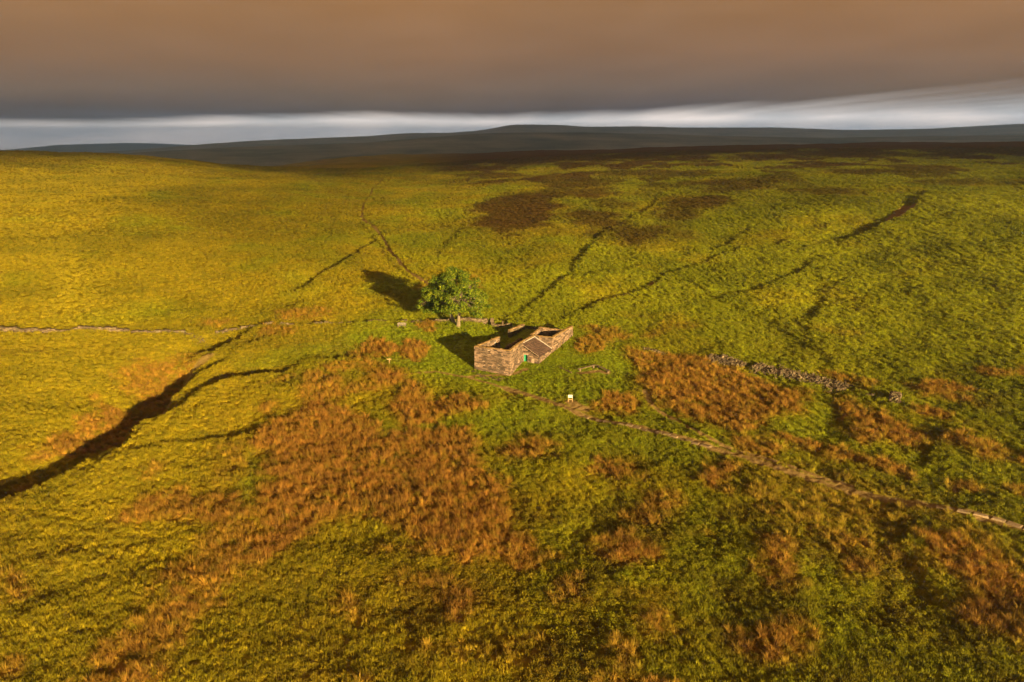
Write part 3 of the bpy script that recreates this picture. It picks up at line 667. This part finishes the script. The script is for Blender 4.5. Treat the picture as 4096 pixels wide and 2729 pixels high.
slit(3.73, 3.3, 3.85); slit(4.71, 1.25, 1.8); slit(1.83, 1.0, 1.55, DRESS)
wall('front_wall', .28, .03, 6.7, .85, rag(GTOP - .02, .05, 2.))
rw = wall('rear_wall', .28, 6.22, 7.5, 5.75, rag(GTOP + .02, .06, 3.), holes=[(5.35, 6.05, 2.85, 3.85)])
m = MB(); zc = 2.85
fr = [W2(.28 + 5.35 + k * .7, 5.9) for k in (0, 1)]
for (a, b, z0, z1) in ((0, 0, 2.86, 3.84), (1, 1, 2.86, 3.84), (0, 1, 2.89, 2.89), (0, 1, 3.81, 3.81), (.5, .5, 2.93, 3.77), (0, 1, 3.2, 3.2), (0, 1, 3.5, 3.5)):
    m.bar((fr[0][0] + (fr[1][0] - fr[0][0]) * a, fr[0][1] + (fr[1][1] - fr[0][1]) * a, z0), (fr[0][0] + (fr[1][0] - fr[0][0]) * b, fr[0][1] + (fr[1][1] - fr[0][1]) * b, z1), .1, .07)
wf = m.build('window_frame', WHITE, rw)
m = MB(); m.bar((fr[0][0], fr[0][1] + .12, 3.35), (fr[1][0], fr[1][1] + .12, 3.35), .03, .9); m.build('window_board', GREYW, rw)
wall('cross_wall', 7.4, 2.6, 7.2, 5.5, rag(1.9, .25, 4.), cope=False, ragged=.12)
wall('low_wall', 8.2, 4.75, 15.6, 5.2, rag(2.3, .3, 5.), cope=False, ragged=.15)
wall('front_wall', 6.7, 1.2, 12.25, 1.2, rag(3.98, .04, 6.), .45)
# lean-to
dw = wall('lean_to_wall', 6.8, .72, 6.8, -2.3, lambda u: 3.42 - u * .57, .42, holes=[(.22, 1.08, -1, 1.98)], cope=False)
m = MB(); m.bar(W3(6.62, .62, 2.07), W3(6.62, -.48, 2.07), .16, .19); m.build('lintel', DRESS, dw)
zd = zg(*W2(6.8, .1))
m = MB()
for t in (.46, -.32): m.bar(W3(6.66, t, zd - .05), W3(6.66, t, 1.96), .09, .09)
m.bar(W3(6.66, .505, 1.93), W3(6.66, -.365, 1.93), .09, .08); dfr = m.build('door_frame', GREYW, farm)
m = MB(); an = R(48); wx = .66
for k in range(5):
    f0, f1 = k / 5 * wx, (k + .94) / 5 * wx
    a = (6.7 + math.sin(an) * (f0 + f1) / 2, .42 - math.cos(an) * (f0 + f1) / 2)
    d3 = Vector(W3(a[0] + math.sin(an), a[1] - math.cos(an), 0)) - Vector(W3(a[0], a[1], 0))
    m.bar(W3(a[0], a[1], zd + .04), W3(a[0], a[1], 1.88), .04, (f1 - f0), d3)
door = m.build('door', GREENP, farm)
m = MB(); q = (6.7 + math.sin(an) * .56 - .06, .42 - math.cos(an) * .56 - .04); m.bar(W3(q[0], q[1], 1.0), W3(q[0], q[1], 1.14), .04, .04); m.build('handle', DARKG, door)
m = MB(); m.bar(W3(7.9, .75, 1.0), W3(7.9, -2.1, 1.0), .05, 1.9); m.build('interior_shade', DARKG, farm)  # near-black sheet added behind the doorway as the shade of the interior
m = MB(); m.bar(W3(6.565, -1.35, .55), W3(6.565, -1.35, 1.4), .05, .5, tuple(np.array(W3(0, 1, 0)) - np.array(W3(0, 0, 0)))); m.build('plaque', DRESS, dw)
wall('lean_to_wall', 6.6, -2.3, 12.3, -2.3, rag(1.82, .03, 7.), .42, cope=False)
rm = MB(); nrow = 11
for k in range(nrow):              # stone slates in courses, thicker at the eave
    f0, f1 = k / nrow, (k + 1.25) / nrow
    u = 6.48
    while u < 12.22:
        ln = min(rng.uniform(.3, .55), 12.25 - u); c = []
        for dz in (0, .045):
            for (uu, f) in ((u, f0), (u + ln - .01, f0), (u + ln - .01, f1), (u, f1)):
                lift = .05 * (1 - (f - f0) / (f1 - f0)) * -1 + .05 + .035 * (0 if f == f0 else 1) + rng.uniform(-.006, .006)
                c.append(W3(uu, 1.0 - f * 3.58, 3.74 - f * 1.88 + dz + lift))
        rm.hexa(c); u += ln
roof = rm.build('lean_to_roof', SLATE, farm)
m = MB(); m.bar(W3(6.5, .92, 3.84), W3(12.2, .92, 3.84), .22, .10); m.build('ridge_flashing', PALE, roof)
m = MB(); m.bar(W3(12.18, .98, 3.86), W3(12.18, -2.5, 2.0), .20, .10); m.build('verge_flashing', PALE, roof)
m = MB(); m.bar(W3(6.52, .92, 3.80), W3(6.52, -2.5, 1.96), .14, .05); m.build('verge_stones', DRESS, roof)
# far block
wall('cross_wall', 12.55, -2.55, 12.55, 2.0, rag(3.95, .05, 8.), .5)
fw = wall('front_wall', 12.82, -2.3, 22.2, -2.3, rag(3.95, .04, 9.), holes=[(1.35, 1.75, 1.2, 2.05), (3.6, 4.2, 1.4, 2.5)])
m = MB(); m.bar(W3(14.37, -2.22, 1.2), W3(14.37, -2.22, 2.05), .1, .42, tuple(np.array(W3(1, 0, 0)) - np.array(W3(0, 0, 0)))); nd = m.build('doorway_shade', DARKG, fw)  # near-black panel in the small doorway, its shade put into the colour
m = MB(); rb = plain_mat('red_brown_jamb', (.20, .085, .045)); m.bar(W3(14.14, -2.5, 1.15), W3(14.14, -2.5, 2.1), .1, .1); m.bar(W3(14.06, -2.5, 2.14), W3(14.66, -2.5, 2.14), .1, .1); m.build('jamb', rb, nd)
m = MB(); lay(m, W2(16.42, -2.2), W2(17.02, -2.2), .4, lambda u: 1.4, lambda u: 2.5, course=(.1, .16), length=(.15, .3)); m.build('blocked_window', COPE, fw)
wall('cross_wall', 18.5, -2.0, 18.7, 2.9, rag(3.95, .06, 10.), .5)
wall('rear_wall', 12.82, 2.0, 18.4, 2.65, rag(3.75, .12, 12.), .5)
# yard walls behind
yard = empty('yard_wall', W3(21, 6, zg(*W2(21, 6))), 'broken yard wall of rough stones behind the ruined farmhouse', 'wall')
zb = zg(*W2(18, 7.8))
wall('wall_stub', 16.4, 8.1, 21.6, 7.5, rag(zb + 1.25, .12, 14., .03), .6, mat=DRY, parent=yard, ragged=.06)
zb2 = zg(*W2(22.5, 3))
wall('rubble_run', 22.5, 7.3, 22.6, -2.0, rag(zb2 + .55, .22, 15.), .6, mat=DRY, parent=yard, ragged=.15, cope=False)

def pile(mb, pl, width, height, n, size=(.2, .5), fall=1.):
    """tumbled stones along a line: heaped in the middle, strewn to the sides"""
    seg = [math.hypot(b[0] - a[0], b[1] - a[1]) for a, b in zip(pl[:-1], pl[1:])]; T = sum(seg)
    for _ in range(n):
        u = rng.random() * T; k = 0
        while k < len(seg) - 1 and u > seg[k]: u -= seg[k]; k += 1
        a, b = pl[k], pl[k + 1]; f = u / max(seg[k], 1e-6); o = rng.gauss(0, .42) * width; dx, dy = (b[0] - a[0]) / max(seg[k], 1e-6), (b[1] - a[1]) / max(seg[k], 1e-6)
        x = a[0] + dx * u - dy * o; y = a[1] + dy * u + dx * o; hh = height * max(0, 1 - (abs(o) / width) ** 2) * (.7 + .6 * mnoise.noise(Vector((x * .6, y * .6, 2))))
        sz = rng.uniform(*size); chunk(mb, (x, y, rng.uniform(-.08, max(.02, hh))), sz, sz * rng.uniform(.5, .85), sz * rng.uniform(.3, .6), rng.uniform(0, 6.3), .22, .4)
def settle(mb):
    """drop the stones of a pile onto the ground below each"""
    v = np.array(mb.v); c = v.reshape(-1, 8, 3).mean(1); z = z_ground(c[:, 0], c[:, 1]); v = v.reshape(-1, 8, 3); v[:, :, 2] += z[:, None]; mb.v = [tuple(p) for p in v.reshape(-1, 3)]
def drystone(name, pts, height, label, thick=.6, gappy=.25, seed=0, extra=10, cat='stone wall'):
    mb = MB()
    for (a, b) in zip(pts[:-1], pts[1:]):
        L = math.hypot(b[0] - a[0], b[1] - a[1])
        if L < .3: continue
        zs = [zg(a[0] + (b[0] - a[0]) * k / 4, a[1] + (b[1] - a[1]) * k / 4) for k in range(5)]
        ft = lambda u, zs=zs, L=L: float(np.interp(u / L * 4, range(5), zs))
        tp = lambda u, ft=ft, a=a, b=b, L=L: ft(u) + height * max(.12, 1 + gappy * 2.2 * mnoise.noise(Vector(((a[0] + (b[0] - a[0]) * u / L) * .35, (a[1] + (b[1] - a[1]) * u / L) * .35, seed))))
        lay(mb, a, b, thick, ft, tp, course=(.13, .24), length=(.22, .6), rough=.08, ragged=.1)
    pm = MB(); pile(pm, pts, thick * 1.5, .1, extra); settle(pm); mb.add(pm.v, pm.f)
    o = mb.build(name, DRY); return tag(o, label, cat)
def rubble(name, pts, width, height, n, label, cat, size=(.2, .5)):
    mb = MB(); pile(mb, pts, width, height, n, size); settle(mb); return tag(mb.build(name, DRY), label, cat)
drystone('stone_wall', line((-60, 1326), (0, 1324), (24, 1329), (60, 1326), (101, 1329), (131, 1324), (167, 1329), (196, 1323), (238, 1321), (286, 1318), (321, 1312), (357, 1315), (393, 1318), (452, 1321), (518, 1324)), .62, 'wavering dry stone wall crossing the left hillside beyond the gully', seed=1, extra=60)
drystone('stone_wall', line((961, 1301), (1000, 1294), (1031, 1292), (1060, 1293), (1090, 1295)), .6, 'short pale dry stone wall with a raised hump left of the plank bench', seed=2, extra=30)
drystone('stone_wall', line((525, 1325), (600, 1327), (680, 1322), (740, 1321)), .4, 'low grassed-over wall line between the left hillside wall and the gully head', seed=7, gappy=.4)
drystone('stone_wall', line((860, 1316), (905, 1306), (958, 1301)), .35, 'low sunken wall line rising to the humped stone wall', seed=8, gappy=.4)
drystone('stone_wall', line((1160, 1297), (1250, 1294), (1345, 1287)), .42, 'low grassed-over wall on the bank between the humped wall and the two stone heaps', seed=9, gappy=.4)
drystone('stone_wall', line((1408, 1286), (1480, 1284), (1556, 1281), (1628, 1284)), .42, 'low grassed-over wall on the bank right of the two stone heaps', seed=10, gappy=.4)
drystone('stone_wall', line((1675, 1286), (1740, 1287), (1800, 1288)), .45, 'low grassed-over wall on the bank ending at the tree trunks', seed=12, gappy=.4)
rubble('stone_heap', line((1122, 1294), (1158, 1296)), .8, .45, 60, 'low heap of stones at the right end of the humped wall', 'stones')
rubble('stone_heap', line((1352, 1285), (1372, 1284)), .7, .5, 40, 'left of two small stone heaps on the grassy bank left of the plank bench', 'stones')
rubble('stone_heap', line((1386, 1283), (1404, 1283)), .6, .45, 30, 'right of two small stone heaps on the grassy bank left of the plank bench', 'stones')
rubble('stone_heap', line((1630, 1282), (1672, 1284)), .7, .5, 50, 'stone heap on the bank between the plank bench and the trees', 'stones')
rubble('stone_heap', line((737, 1322), (775, 1328), (821, 1345)), 1.1, .08, 150, 'curving line of scattered stones at the head of the gully', 'stones', (.15, .32))
drystone('stone_wall', line((1840, 1289), (1875, 1290), (1910, 1291), (1952, 1293)), .95, 'tumbled dry stone wall running right from the tree trunks', seed=4, extra=40, gappy=.18)
drystone('stone_wall', line((1966, 1303), (1990, 1305), (2020, 1304), (2046, 1302)), .55, 'low dry stone wall with an upright stone, behind the farmhouse', seed=5, extra=30)
def boulder(px, py, a, b, h, label, cat='stone', ang=.4, name='boulder', group=None, sink=.1):
    x, y = hit(px, py); mb = MB(); chunk(mb, (x, y, zg(x, y) - sink), a, b, h + sink, ang, .14, .08); o = mb.build(name, DRY)
    bv = o.modifiers.new('bevel', 'BEVEL'); bv.width = .05; bv.segments = 2; return tag(o, label, cat, group)
boulder(1966, 1292, .9, .7, 1.15, 'big squared stone standing at the gap between the two walls')
boulder(2010, 1303, .35, .3, 1.0, 'slim upright stone set in the low wall behind the farmhouse', name='standing_stone')
rubble('collapsed_wall', line((2835, 1437), (2900, 1445), (2972, 1470)), 1.9, .42, 1000, 'collapsed stone wall above the moor grass, nearer the farmhouse', 'wall', (.2, .5))
rubble('collapsed_wall', line((3014, 1471), (3097, 1487), (3162, 1504), (3192, 1508), (3251, 1520), (3323, 1536), (3385, 1557)), 2.0, .42, 2600, 'longest collapsed stone wall, a spread of stones above the moor grass', 'wall', (.2, .5))
rubble('stone_heap', line((2573, 1397), (2615, 1405), (2657, 1418)), .7, .2, 110, 'sparse scatter of stones at the upper left corner of the moor grass', 'stones', (.2, .4))
rubble('stone_heap', line((3465, 1583), (3495, 1590)), .8, .25, 80, 'few low stones just left of the round cairn', 'stones', (.2, .4))
rubble('cairn', line((3560, 1602), (3598, 1606)), 1.35, .95, 420, 'round heaped cairn of stones on the right slope', 'cairn', (.25, .55))
for px, py, a, h, lb in ((3112, 567, 6., 1.6, 'low flat rock at the left end of the skyline rocks'), (3160, 568, 7., 1.8, 'long low slab among the skyline rocks'), (3203, 567, 6., 2.8, 'tallest dark rock on the moor skyline'), (3232, 568, 5., 2.2, 'squat rock just right of the tallest skyline rock'), (3258, 571, 3.5, 3.2, 'upright rock at the right end of the skyline rocks')):
    boulder(px, py, a, a * .7, h, lb, 'rock', .2, 'skyline_rock', 'rocks on the moor skyline', .6)
for k, (px, py, a, b) in enumerate(((1930, 1507, 1.1, .7), (1948, 1513, 1.3, .6), (1968, 1509, 1.0, .6), (1982, 1516, 1.4, .7), (2004, 1512, 1.2, .55), (1915, 1500, .8, .5), (1895, 1488, .9, .6), (1998, 1521, .9, .5))):
    boulder(px, py, a, b, .1, 'flat paving stone lying in the worn grass below the gable', 'stone', rng.uniform(-.4, .2), 'flat_stone', 'flat stones below the gable', .06)
# ------------------------------------------------------------------ flagstones of the footpath
fm = MB()
for pl in (line((2330, 1668), (2352, 1673), (2441, 1690), (2530, 1711), (2620, 1735), (2709, 1759), (2800, 1783), (2846, 1794)), line((3740, 2021), (3821, 2041), (3886, 2056), (3957, 2071), (4022, 2088), (4096, 2110), (4200, 2145))):
    for a, b in zip(pl[:-1], pl[1:]):
        L = math.hypot(b[0] - a[0], b[1] - a[1]); n = max(1, round(L / 1.15)); dx, dy = (b[0] - a[0]) / L, (b[1] - a[1]) / L
        for k in range(n):
            u = (k + .5) * L / n; x = a[0] + dx * u; y = a[1] + dy * u
            chunk(fm, (x + rng.gauss(0, .05), y + rng.gauss(0, .05), max(zg(x, y), zg(x + .4, y), zg(x, y + .4)) - .1), L / n * .93, rng.uniform(.58, .8), .17, math.atan2(dy, dx) + rng.gauss(0, .05), .05, .02)
tag(fm.build('flagstone_path', FLAG), kind='structure')
# ------------------------------------------------------------------ benches, board, signpost, edging
def long_bench(p0, p1, label, group):
    z0, z1 = zg(*p0), zg(*p1); t = empty('bench', (p0[0], p0[1], z0), label, 'bench', group)
    a = Vector((p0[0], p0[1], z0 + .46)); b = Vector((p1[0], p1[1], z1 + .46)); d = (b - a).normalized(); sd = d.cross(Vector((0, 0, 1))).normalized()
    m = MB()
    for k in (-1, 1): m.bar(a + sd * .11 * k, b + sd * .11 * k, .2, .07)
    m.build('seat', WOOD, t)
    for f in (.12, .88):
        c = a.lerp(b, f); m = MB(); m.bar((c.x, c.y, c.z - .75), (c.x, c.y, c.z - .037), .34, .26, d); m.build('support', WOOD, t)
bA, bB, bC = hit(2310, 1487), hit(2383, 1468), hit(2438, 1493)
long_bench(bA, (bA[0] + (bB[0] - bA[0]) * .97, bA[1] + (bB[1] - bA[1]) * .97), 'long plank bench on stone blocks, left arm of the corner seat', 'benches of the corner seat')
long_bench((bB[0] + (bC[0] - bB[0]) * .03, bB[1] + (bC[1] - bB[1]) * .03), bC, 'long plank bench on stone blocks, right arm of the corner seat', 'benches of the corner seat')
e0, e1 = hit(2236, 1471), hit(2286, 1495); m = MB(); m.bar((e0[0], e0[1], zg(*e0) + .08), (e1[0], e1[1], zg(*e1) + .08), .16, .22)
tag(m.build('timber_edging', WOOD), 'low timber edging set in the turf left of the corner seat', 'edging')
bx0 = hit(1607, 1309); bz = zg(*bx0); pb = empty('park_bench', (bx0[0], bx0[1], bz), 'pale plank bench with a backrest on the grass left of the trees', 'bench')
def PB(x, y, z): return (bx0[0] + x, bx0[1] + y, bz + z)
m = MB()
for k in range(3): m.bar(PB(-.85, -.24 + k * .15, .47), PB(.85, -.24 + k * .15, .47), .12, .045)
m.build('seat', GREYW, pb); m = MB()
for k in range(2): m.bar(PB(-.85, .24 + k * .04, .66 + k * .2), PB(.85, .24 + k * .04, .66 + k * .2), .04, .15)
m.build('backrest', GREYW, pb)
for sx in (-1, 1):
    for q in ((-.2, -.2, .44), (.22, .30, .95)):
        m = MB(); m.bar(PB(.7 * sx, q[0], -.15), PB(.7 * sx, q[1], q[2]), .08, .08); m.build('leg', WOOD, pb)
ix, iy = hit(2281, 1611); iz = zg(ix, iy); ib = empty('information_board', (ix, iy, iz), 'white information board on two pale timber posts beside the footpath', 'sign')
def IB(x, y, z): return (ix + x, iy + y, iz + z)
for sx in (-1, 1):
    m = MB(); m.bar(IB(.30 * sx, 0, -.3), IB(.30 * sx, 0, .80), .085, .085); m.build('post', POST, ib)
m = MB(); m.bar(IB(-.257, 0, .42), IB(.257, 0, .42), .06, .09); m.build('crossbar', POST, ib)
m = MB(); m.add([IB(*p) for p in ((-.33, -.12, .74), (.33, -.12, .74), (.33, -.12, .78), (-.33, -.12, .78), (-.33, .15, 1.04), (.33, .15, 1.04), (.33, .15, 1.08), (-.33, .15, 1.08))], [(0, 1, 2, 3), (7, 6, 5, 4), (0, 4, 5, 1), (1, 5, 6, 2), (2, 6, 7, 3), (3, 7, 4, 0)]); pn = m.build('panel', WHITE, ib)
def on_panel(x0, x1, f0, f1, name, mat):
    q = MB(); L = lambda x, f: IB(x, -.12 + .27 * f, .784 + .30 * f); q.add([L(x0, f0), L(x1, f0), L(x1, f1), L(x0, f1)], [(0, 1, 2, 3)]); q.build(name, mat, pn)
on_panel(.06, .2, .72, .78, 'title_line', INK); on_panel(-.26, .28, .5, .56, 'text_line', INK); on_panel(-.26, .30, .40, .45, 'text_line', INK); on_panel(-.28, .28, .30, .34, 'text_line', INK)
sx0, sy0 = hit(1558, 1457); sz0 = zg(sx0, sy0); sp = empty('signpost', (sx0, sy0, sz0), 'small wooden signpost with a pointed finger near the round moor grass clumps', 'signpost')
m = MB(); m.bar((sx0, sy0, sz0 - .3), (sx0, sy0, sz0 + 1.0), .12, .12); m.build('post', POST, sp)
m = MB(); V = [(-.42, .80), (.28, .80), (.45, .89), (.28, .98), (-.42, .98)]; m.add([(sx0 + a, sy0 - .08, sz0 + b) for a, b in V] + [(sx0 + a, sy0 - .12, sz0 + b) for a, b in V], [(0, 1, 2, 3, 4), (9, 8, 7, 6, 5)] + [(k, k + 5, (k + 1) % 5 + 5, (k + 1) % 5) for k in range(5)]); m.build('finger', POST, sp)
# ------------------------------------------------------------------ the two sycamores
def leaf_mat(name, dark, mid, light):
    T = NT(name); g = T.n('ShaderNodeNewGeometry'); p = g.outputs['Position']
    c = T.ramp(g.outputs['Random Per Island'], [(0, dark), (.55, mid), (1, light)])
    c = T.mix(1, c, T.ramp(T.noise(p, .7, 3), [(.35, (.62, .70, .75)), (.65, (1.25, 1.15, 1.0))]), 'MULTIPLY')
    b = T.n('ShaderNodeBsdfDiffuse'); T.l(c, b.inputs[0]); tr = T.n('ShaderNodeBsdfTranslucent'); T.l(c, tr.inputs[0])
    m = T.n('ShaderNodeMixShader'); m.inputs[0].default_value = .22; T.l(b.outputs[0], m.inputs[1]); T.l(tr.outputs[0], m.inputs[2]); T.l(m.outputs[0], T.out.inputs[0]); return T.m
LEAF = leaf_mat('sycamore_leaves', (.042, .072, .008), (.115, .155, .011), (.21, .225, .016))
def tree(px, py, height, rad, z_low, lean, label, seed, fork=True, nclump=150, apex=(0, 0), squash=1.):
    rg = random.Random(seed); x0, y0 = hit(px, py); z0 = zg(x0, y0); t = empty('sycamore_tree', (x0, y0, z0), label, 'tree', 'sycamores behind the farmhouse')
    B = Vector((x0, y0, z0)); tr = MB()
    fk = B + Vector((lean[0] * .5, lean[1] * .5, height * .30))
    tr.tube([B + Vector((0, 0, -.4)), B + Vector((0, 0, .05)), B + Vector((lean[0] * .1, lean[1] * .1, .7)), B + Vector((lean[0] * .25, lean[1] * .25, height * .16)), fk], [.75, .52, .38, .34, .30], 12)
    cl = []
    def R_at(h):           # crown radius against height fraction
        return rad * (max(0, 1 - h ** 1.9)) ** .68 * (.80 + .2 * min(1, h / .12))
    for k in range(nclump):
        h = rg.random() ** 1.15; a = rg.uniform(0, 2 * math.pi); lob = 1 + .22 * math.sin(3 * a + seed) + .10 * math.sin(5 * a + 2.3 * seed) + rg.uniform(-.08, .08)
        rr = R_at(h) * lob * (rg.uniform(.55, 1) if rg.random() < .8 else rg.uniform(.1, .6)); ax = apex[0] * h; ay = apex[1] * h
        droop = -.9 * (rr / rad) ** 2 * (1 - h)
        cl.append((B + Vector((lean[0] + ax + rr * math.cos(a) * squash, lean[1] + ay + rr * math.sin(a), z_low + h * (height - z_low) + droop)), rg.uniform(.62, 1.15)))
    limbs = []
    for k in range(9):
        a = 2 * math.pi * k / 9 + rg.uniform(-.3, .3); up = rg.uniform(.35, 1.); end = B + Vector((lean[0] + math.cos(a) * rad * .62 * (1.15 - up * .7), lean[1] + math.sin(a) * rad * .62 * (1.15 - up * .7), z_low + up * (height - z_low) * .60))
        mid = fk.lerp(end, .5) + Vector((rg.uniform(-.4, .4), rg.uniform(-.4, .4), .5)); tr.tube([fk + Vector((0, 0, -.3)), mid, end], [.24, .14, .05], 7); limbs += [mid, end, mid.lerp(end, .5)]
    for c, s in cl:
        q = min(limbs, key=lambda l: (l - c).length)
        tr.tube([q, q.lerp(c, .5) + Vector((0, 0, .15)), c], [.05, .035, .015], 5)
    tr.build('trunk', BARK, t, True)
    lf = MB(); V = []; Fc = []
    for c, s in cl:
        n = int(130 * s * s)
        for _ in range(n):
            d = Vector((rg.gauss(0, 1), rg.gauss(0, 1), rg.gauss(0, .8))).normalized(); r = s * (rg.random() ** .45); p = c + Vector((d.x * r, d.y * r, d.z * r * .72))
            nn = (d + Vector((rg.gauss(0, .55), rg.gauss(0, .55), .55 + rg.gauss(0, .5)))).normalized(); u = nn.orthogonal().normalized(); u = Matrix.Rotation(rg.uniform(0, 6.28), 3, nn) @ u; v = nn.cross(u); q = rg.uniform(.12, .23)
            n0 = len(V); V += [p - u * q * .9, p + v * q * .62 + nn * q * .12, p + u * q, p - v * q * .62 + nn * q * .12]; Fc.append((n0, n0 + 1, n0 + 2, n0 + 3))
    lf.v = [tuple(p) for p in V]; lf.f = Fc; lf.build('crown', LEAF, t)
    return t
tree(1833, 1310, 11.3, 6.1, 3.9, (0.5, .2), 'broad sycamore whose sunlit trunk stands in front', 5, nclump=235, apex=(-1.3, 0))
tree(1815, 1294, 9.2, 5.5, 2.9, (-2.3, 2.0), 'darker sycamore half hidden behind the sunlit one', 9, nclump=180, apex=(.4, 0))
